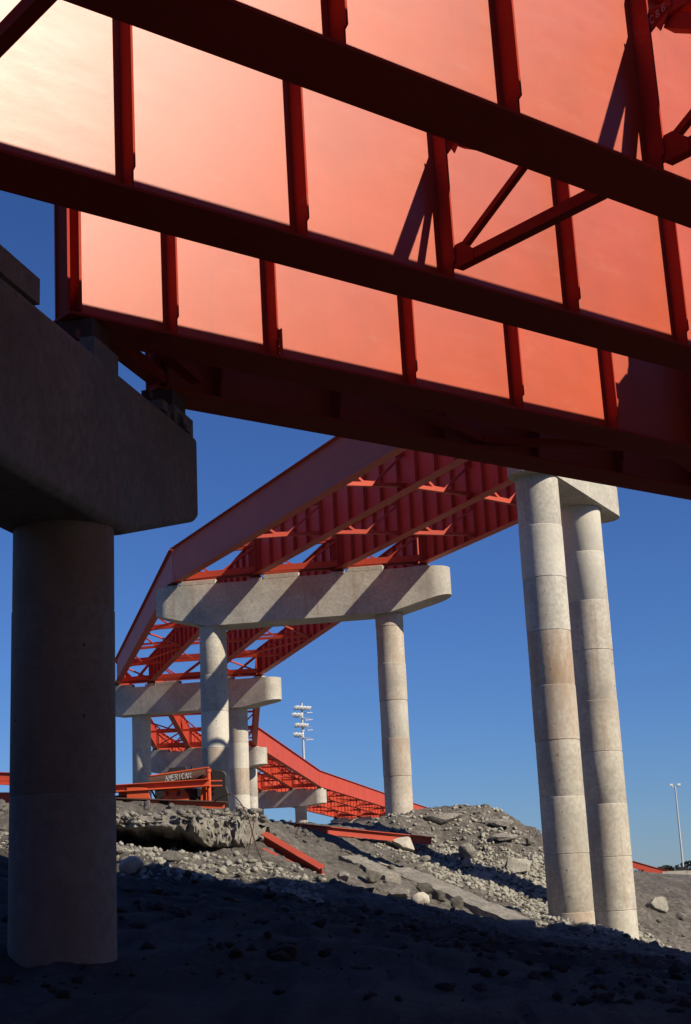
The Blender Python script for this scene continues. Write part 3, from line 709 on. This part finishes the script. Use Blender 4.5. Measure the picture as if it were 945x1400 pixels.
MB().tube(K(282,1099)+Vector((0,-0.35,0)), K(281.5,1057)+Vector((0,-0.35,0)), 0.075, 0.075, 12).build('post', M_ORANGE, mach, smooth=40)
MB().tube(K(281.5,1060)+Vector((0,-0.35,0)), K(281.5,1056)+Vector((0,-0.35,0)), 0.10, 0.10, 12).build('post_cap', M_ORANGE, mach, smooth=40)
bar2((275,1098),(275.5,1064), 0.16, -0.15, 'post', M_ORANGE, dep=0.08)
plate([(270,1098),(271.5,1080),(277,1079.5),(277,1098)], 'side_panel', M_ORANGE, -0.3, -0.15)
plate([(177,1095),(177,1079.5),(203,1081),(208,1095)], 'side_panel', M_ORANGE, -0.75, -0.68)
plate([(165,1092),(165,1083),(176,1083),(176,1091)], 'side_panel', M_ORANGE, -0.5, -0.4)
plate([(221,1099),(224,1085),(231,1082),(247,1082.5),(256,1090),(257,1098)], 'gear_casing', M_ORANGE, -0.55, 0.0, bev=0.05)
plate([(226,1084),(231,1088),(229,1092)], 'casing_rib', M_RUST, -0.60, -0.551); plate([(243,1084),(240,1090),(244,1092),(246,1087)], 'casing_rib', M_RUST, -0.60, -0.551)
bar2((206,1081),(214,1096), 0.05, -0.35, 'brace', M_RUST); bar2((249,1082),(268,1096), 0.04, -0.35, 'brace', M_RUST)
plate([(209,1081),(270,1079),(270,1100),(209,1100)], 'engine_block', M_BLACK, 0.1, 1.2)
fl = bar2((150,1094),(306,1099.5), 0.05, -0.7, 'chassis_rail', M_RUST, dep=0.45)
plate([(177,1097),(219,1097.5),(222,1113),(178,1113)], 'chassis_plate', M_ORANGE, -0.82, -0.76)
plate([(231,1098),(303,1100),(303,1113),(233,1113)], 'chassis_plate', M_ORANGE, -0.82, -0.76)
plate([(150,1096),(300,1099),(303,1116),(150,1116)], 'track_frame', M_BLACK, -0.7, 1.2)
plate([(150,1090),(176,1090),(174,1110),(150,1110)], 'counterweight', M_BLACK, -0.5, 0.8)
bar2((174,1096),(174,1112), 0.12, -0.85, 'post', M_RUST)

# ------------------------------------------------------------------ red beams lying about
def ibeam(label, a, b, h, wd, roll=0.0, sink=0.0):
    a = Vector(a); b = Vector(b); t = thing('steel_beam', label, 'steel beam', a, 'loose red beams on the dug ground')
    d = (b-a).normalized(); r = d.cross(Vector((0,0,1))).normalized(); u = r.cross(d)
    u2 = u*math.cos(roll)+r*math.sin(roll)
    MB().beam(a, b, 0.03, h-0.04, u2).build('web', M_BEAM, t)
    for sg in (-1, 1): MB().beam(a+u2*sg*(h/2-0.01), b+u2*sg*(h/2-0.01), wd, 0.03, u2).build('flange', M_BEAM, t)
    return t
ibeam('long red beam laid along the crest left of the middle column', (-2.68, 59.0, 2.35), (2.95, 62.5, 1.66), 0.32, 0.26, 0.12)
ibeam('thick red beam sliding down the slope below the crest', (-2.95, 45.6, 1.55), (-1.15, 43.2, 0.42), 0.28, 0.24, 0.3)
ibeam('thin red beam beside the thick one on the slope', (-3.1, 45.0, 1.22), (-1.95, 43.8, 0.62), 0.12, 0.12, 0.2)
def wire(label, pts, r):
    q = []
    P_ = [Vector(p) for p in pts]
    for k in range(len(P_)-1):
        p0, p1, p2, p3 = P_[max(0,k-1)], P_[k], P_[k+1], P_[min(len(P_)-1,k+2)]
        for j in range(6):
            t = j/6; q.append(0.5*((2*p1)+(p2-p0)*t+(2*p0-5*p1+4*p2-p3)*t*t+(3*p1-p0-3*p2+p3)*t**3))
    q.append(P_[-1])
    tag(MB().path(q, r, 6).build('bent_wire', M_RUST, smooth=60), label, 'wire')
wire('bent rusty wire drooping over the bank below the twin columns', [(-4.3,43.6,2.55),(-3.75,43.3,2.75),(-3.3,43.2,2.2),(-3.05,42.9,1.35),(-2.8,42.4,0.75),(-2.55,42.0,0.35)], 0.018)
wire('second thin wire curling against the bank edge', [(-3.6,43.5,2.5),(-3.1,43.4,2.1),(-3.2,43.0,1.3),(-3.3,42.8,0.7)], 0.013)

# ------------------------------------------------------------------ rubble
def ico(sub):
    import bmesh
    bm = bmesh.new(); bmesh.ops.create_icosphere(bm, subdivisions=sub, radius=1)
    v = np.array([p.co[:] for p in bm.verts]); bm.verts.index_update(); f = np.array([[p.index for p in q.verts] for q in bm.faces]); bm.free(); return v, f
I1, F1_ = ico(1); I2, F2_ = ico(3)
def stones(name, mat, pts, sizes, seed):
    r = np.random.default_rng(seed); n = len(pts)
    jit = 1+0.28*r.standard_normal((n, len(I1), 1)).clip(-1.6, 1.6)
    sc = np.stack([r.uniform(0.7, 1.3, n), r.uniform(0.7, 1.3, n), r.uniform(0.45, 0.95, n)], -1)*sizes[:, None]
    an = r.uniform(0, 6.28, n); ca, sa = np.cos(an), np.sin(an)
    v = I1[None]*jit*sc[:, None]
    x = v[...,0]*ca[:,None]-v[...,1]*sa[:,None]; y = v[...,0]*sa[:,None]+v[...,1]*ca[:,None]
    v = np.stack([x, y, v[...,2]], -1)+pts[:, None]
    f = (F1_[None]+(np.arange(n)*len(I1))[:, None, None]).reshape(-1, 3)
    me = bpy.data.meshes.new(name); me.vertices.add(n*len(I1)); me.vertices.foreach_set('co', v.astype(np.float32).ravel())
    me.loops.add(f.size); me.loops.foreach_set('vertex_index', f.astype(np.int32).ravel()); me.polygons.add(len(f))
    me.polygons.foreach_set('loop_start', (np.arange(len(f))*3).astype(np.int32)); me.polygons.foreach_set('loop_total', np.full(len(f), 3, np.int32))
    me.update(calc_edges=True); me.materials.append(mat)
    o = bpy.data.objects.new(name, me); C.objects.link(o); o['kind'] = 'stuff'; return o
R = np.random.default_rng(3)
M_CLOD = dirt('dark_clods', (0.03, 0.024, 0.02), (0.06, 0.05, 0.042), (0.11, 0.095, 0.08), 2.0)
def scatter(n, x0, x1, y0, y1, keep=None, lo=0.03, hi=0.13, pw=2.5):
    x = R.uniform(x0, x1, n); y = R.uniform(y0, y1, n)
    if keep is not None:
        k = R.uniform(0, 1, n) < keep(x, y); x, y = x[k], y[k]
    s = lo+(hi-lo)*R.uniform(0, 1, len(x))**pw
    return np.stack([x, y, ground_z(x, y)+s*0.15], -1), s
pts, s = scatter(22000, -12, 18, 29, 68, lambda x, y: np.clip(0.2+2.2*fbm(x, y, 0.45, 4, 21), 0.04, 1), 0.015, 0.14, 4.0)
stones('rubble', M_STONE, pts, s, 1)
def mound_mask(x, y):
    return 1.3*np.exp(-(((x-6.4)/2.4)**2+((y-60.8)/2.4)**2))+0.25*np.exp(-(((x-4.0)/3.2)**2+((y-63)/3.5)**2))
pts, s = scatter(34000, 0.5, 11, 53, 67, lambda x, y: np.clip(mound_mask(x, y)*(0.75+1.5*fbm(x, y, 0.7, 3, 23)), 0, 1), 0.025, 0.125, 2.2)
stones('pale_gravel', M_WHITE_STONE, pts, s, 2)
pts, s = scatter(7000, -12, 14, 15, 36, lambda x, y: np.clip(0.3+2.0*fbm(x, y, 0.4, 3, 25), 0.05, 1), 0.015, 0.14, 4)
stones('clods', M_CLOD, pts, s, 9)
pts, s = scatter(2500, 5.5, 14, 50, 60, None, 0.03, 0.15, 2.5)
stones('pale_gravel', M_WHITE_STONE, pts, s, 5)
pts, s = scatter(900, -9, -3, 42.6, 47.5, None, 0.02, 0.14, 3)
pts[:, 2] = np.maximum(pts[:, 2], 2.2+0.1*R.standard_normal(len(pts)).clip(-1, 1))
stones('pale_gravel', M_BANK, pts, s, 16)
pts, s = scatter(2600, -9.5, -1, 34.5, 42.5, None, 0.02, 0.12, 3)
stones('pale_gravel', M_WHITE_STONE, pts, s, 6)
def chunk(name, label, cat, x, y, size, mat, rz=0, tilt=0, sharp=0.25, lift=0.2, seed=1, group=None, zz=None, box=0.0):
    r = np.random.default_rng(seed); v = I2.copy()
    if box:
        v = np.sign(v)*np.abs(v)**(1-box); v /= np.abs(v).max()
    nz = fbm(v[:,0]*1.7+seed, v[:,1]*1.7+v[:,2]*2.3, 1.0, 4, seed+30)
    v = v*(1+sharp*nz[:, None])
    for _ in range(9):   # chip flat facets off
        n = r.standard_normal(3); n /= np.linalg.norm(n); d = v@n; c = r.uniform(0.5, 0.8); v = v-np.clip(d-c, 0, None)[:, None]*n
    mb = MB(); M_ = Matrix.Rotation(rz, 3, 'Z') @ Matrix.Rotation(tilt, 3, 'X')
    z = (gz(x, y) if zz is None else zz)+size[2]*lift
    mb.v = [tuple(M_ @ Vector((p[0]*size[0]*0.85, p[1]*size[1]*0.85, p[2]*size[2]*0.85))+Vector((x, y, z))) for p in v]
    mb.f = [tuple(q) for q in F2_]
    return tag(mb.build(name, mat, smooth=35), label, cat, group)
G1 = 'broken concrete lumps on the slope'
chunk('concrete_chunk', 'rounded pale lump lowest in the row at the shade edge', 'concrete chunk', 1.75, 45.6, (0.42,0.34,0.34), M_PALE, 0.4, 0, 0.2, 0.5, 2, G1)
chunk('concrete_chunk', 'squarish dark lump just right of the rounded pale lump', 'concrete chunk', 2.35, 46.6, (0.3,0.3,0.3), M_STONE, 0.8, 0.2, 0.1, 0.7, 3, G1, box=0.5)
chunk('concrete_chunk', 'second dark block right of the rounded lump beside the slab', 'concrete chunk', 2.85, 47.0, (0.3,0.28,0.27), M_STONE, 0.2, 0.3, 0.1, 0.7, 4, G1, box=0.5)
chunk('concrete_chunk', 'grey block at the uphill end of the row of lumps', 'concrete chunk', 0.3, 47.0, (0.4,0.34,0.34), M_BANK, 0.5, 0.1, 0.15, 0.5, 5, G1, box=0.4)
chunk('concrete_chunk', 'long low block between the uphill end and the rounded lump', 'concrete chunk', 1.05, 46.4, (0.5,0.3,0.3), M_BANK, -0.5, 0.1, 0.15, 0.5, 6, G1, box=0.4)
chunk('concrete_chunk', 'small dark block above the long low one near the slab tip', 'concrete chunk', 1.95, 48.2, (0.3,0.25,0.25), M_STONE, 0.3, 0.2, 0.1, 0.6, 7, G1, box=0.5)
chunk('concrete_chunk', 'tiny white fragment lying in the dark below the lumps', 'concrete chunk', 1.7, 43.4, (0.16,0.1,0.08), M_PALE, 0.3, 0, 0.2, 0.5, 8, G1)
chunk('concrete_chunk', 'pale block wedged against the foot of the middle column', 'concrete chunk', 1.75, 61.6, (0.55,0.4,0.42), M_PALE, 0.3, 0.1, 0.15, 0.6, 9, G1, box=0.45)
chunk('concrete_chunk', 'small pale stone left of the foot of the mound', 'concrete chunk', 2.5, 60.4, (0.35,0.3,0.22), M_BANK, 0.3, 0.1, 0.2, 0.5, 10, G1)
# flat slab running down beside the mound
def slab(label, poly, th, seed, mat=M_BANK, lift=0.05):
    mb = MB(); r = random.Random(seed); n = 22; rows = []
    (x0,y0),(x1,y1),wd0,wd1 = poly
    d = Vector((x1-x0, y1-y0, 0)); ln = d.length; d.normalize(); nr = Vector((d.y, -d.x, 0))
    for k in range(n+1):
        t = k/n; c = Vector((x0, y0, 0))+d*ln*t; hw = (wd0*(1-t)+wd1*t)/2
        l = c-nr*(hw+0.10*fbm(np.array([t*9.]), np.array([1.]), 1, 2, seed)[0]); q = c+nr*(hw+0.12*fbm(np.array([t*9.]), np.array([5.]), 1, 2, seed)[0])
        zl = gz(x0, y0)*(1-t)+gz(x1, y1)*t+lift
        rows.append([(l.x,l.y,zl-th),(l.x,l.y,zl+0.03*r.uniform(-1,1)),(q.x,q.y,zl+0.03*r.uniform(-1,1)),(q.x,q.y,zl-th)])
    for k, rr in enumerate(rows):
        mb.v += rr
        if k:
            for q in range(4): mb.f.append(((k-1)*4+q, k*4+q, k*4+(q+1)%4, (k-1)*4+(q+1)%4))
    mb.f.append((0,1,2,3)); e=n*4; mb.f.append((e+3,e+2,e+1,e))
    return tag(mb.build('concrete_slab', mat), label, 'concrete slab', 'slabs of broken paving')
slab('long pale paving slab sloping down at the shade edge', ((1.2,51.6),(5.1,48.4),1.5,1.2), 0.4, 4, lift=0.2)
slab('narrow broken paving strip lying left of the long slab', ((-0.4,50.0),(1.0,48.4),0.9,0.7), 0.3, 9, lift=0.22)
chunk('rock', 'long flat slab of earth near the top of the mound', 'rock', 3.7, 65.4, (1.15,0.5,0.26), M_BANK, 0.1, 0.25, 0.2, 0.7, 12, None, box=0.3)
chunk('rock', 'flat ledge of earth right of the mound top', 'rock', 5.9, 65.2, (1.0,0.5,0.22), M_BANK, -0.5, 0.3, 0.2, 0.7, 13, None, box=0.3)
chunk('rock', 'pale ledge on the right shoulder of the mound', 'rock', 6.2, 64.0, (0.8,0.4,0.22), M_BANK, -0.1, 0.2, 0.2, 0.7, 14, None, box=0.3)
chunk('rock', 'dark cap stone on the skyline of the mound', 'rock', 5.7, 67.1, (0.38,0.3,0.18), M_STONE, 0.1, 0, 0.2, 0.6, 15)
chunk('rock', 'dark boulder on the upper right of the mound', 'rock', 7.2, 64.0, (0.26,0.22,0.26), M_STONE, 0.1, 0, 0.2, 0.7, 16)
chunk('rock', 'large round boulder half buried in the mound face', 'rock', 4.5, 62.6, (0.62,0.45,0.5), M_BANK, 0.1, 0.2, 0.2, 0.5, 17)
chunk('rock', 'angular pale boulder in the gravel left of the tall columns', 'rock', 6.5, 61.6, (0.75,0.45,0.42), M_WHITE_STONE, 0.1, 0.3, 0.15, 0.5, 18, None, box=0.3)
chunk('rock', 'smaller boulder under the round one on the mound', 'rock', 4.3, 61.6, (0.32,0.28,0.28), M_BANK, 0.9, 0.2, 0.2, 0.6, 19)
chunk('rock', 'pale triangular rock on the shade edge right of the dark column', 'rock', -5.5, 35.6, (0.4,0.3,0.34), M_PALE, 0.5, 0.3, 0.2, 0.5, 20)
chunk('rock', 'flat pale rock near the dark column', 'rock', -6.1, 36.4, (0.4,0.3,0.22), M_BANK, 0.2, 0.1, 0.2, 0.5, 21)
chunk('rock', 'grey rock lying below the hollow in the bank', 'rock', -4.75, 37.2, (0.38,0.28,0.22), M_STONE, 0.2, 0.1, 0.2, 0.5, 22)
chunk('rock', 'light rock block set in the slope right of the tall columns', 'rock', 12.6, 65.0, (0.62,0.5,0.5), M_WHITE_STONE, 0.2, 0.1, 0.25, 0.4, 23, None, box=0.3)
chunk('rock', 'dark rock next to the light block on the right slope', 'rock', 13.6, 65.0, (0.3,0.3,0.3), M_STONE, 0.2, 0.1, 0.2, 0.6, 24)
chunk('rock', 'dark clod standing on the bank edge before the machine', 'rock', -6.65, 46.6, (0.17,0.15,0.24), M_STONE, 0.2, 0.1, 0.3, 0.6, 25, None, zz=2.55)
chunk('rock', 'grey rock halfway up the slope above the thick beam', 'rock', -1.9, 46.6, (0.5,0.35,0.26), M_BANK, 0.2, 0.2, 0.2, 0.5, 26)
chunk('rock', 'pale rock on the shade edge below the thick beam', 'rock', -0.55, 43.6, (0.3,0.25,0.2), M_BANK, 0.2, 0.2, 0.2, 0.6, 27)

def plank(label, a, b, wd):
    A_ = Vector((a[0], a[1], gz(*a)+0.13)); B_ = Vector((b[0], b[1], gz(*b)+0.10))
    tag(MB().beam(A_, B_, wd, 0.05).build('timber_plank', M_PLANK, bevel=0.008), label, 'plank', 'loose planks on the slope')
M_PLANK = plain('grey_timber', (0.36, 0.32, 0.26), 0.85)
plank('grey plank pointing downhill just above the uphill block', (-0.6, 51.6), (0.7, 49.6), 0.22)
plank('short plank lying across the slope above the row of lumps', (0.6, 54.0), (2.0, 54.4), 0.18)
plank('long plank along the upper edge of the pale paving slab', (1.7, 53.2), (4.6, 50.6), 0.2)
wire('rusty bar sticking up from the crest above the thick beam', [(-2.3,52.0,gz(-2.3,52)-0.1),(-2.2,52.0,gz(-2.3,52)+0.35),(-1.95,51.9,gz(-2.3,52)+0.6)], 0.016)
wire('bent bar poking out of the left shoulder of the mound', [(2.9,62.2,gz(2.9,62.2)-0.1),(2.7,62.0,gz(2.9,62.2)+0.3),(2.2,61.9,gz(2.9,62.2)+0.45)], 0.018)

for o in bpy.data.objects:
    for k in ('_local',):
        if k in o: del o[k]
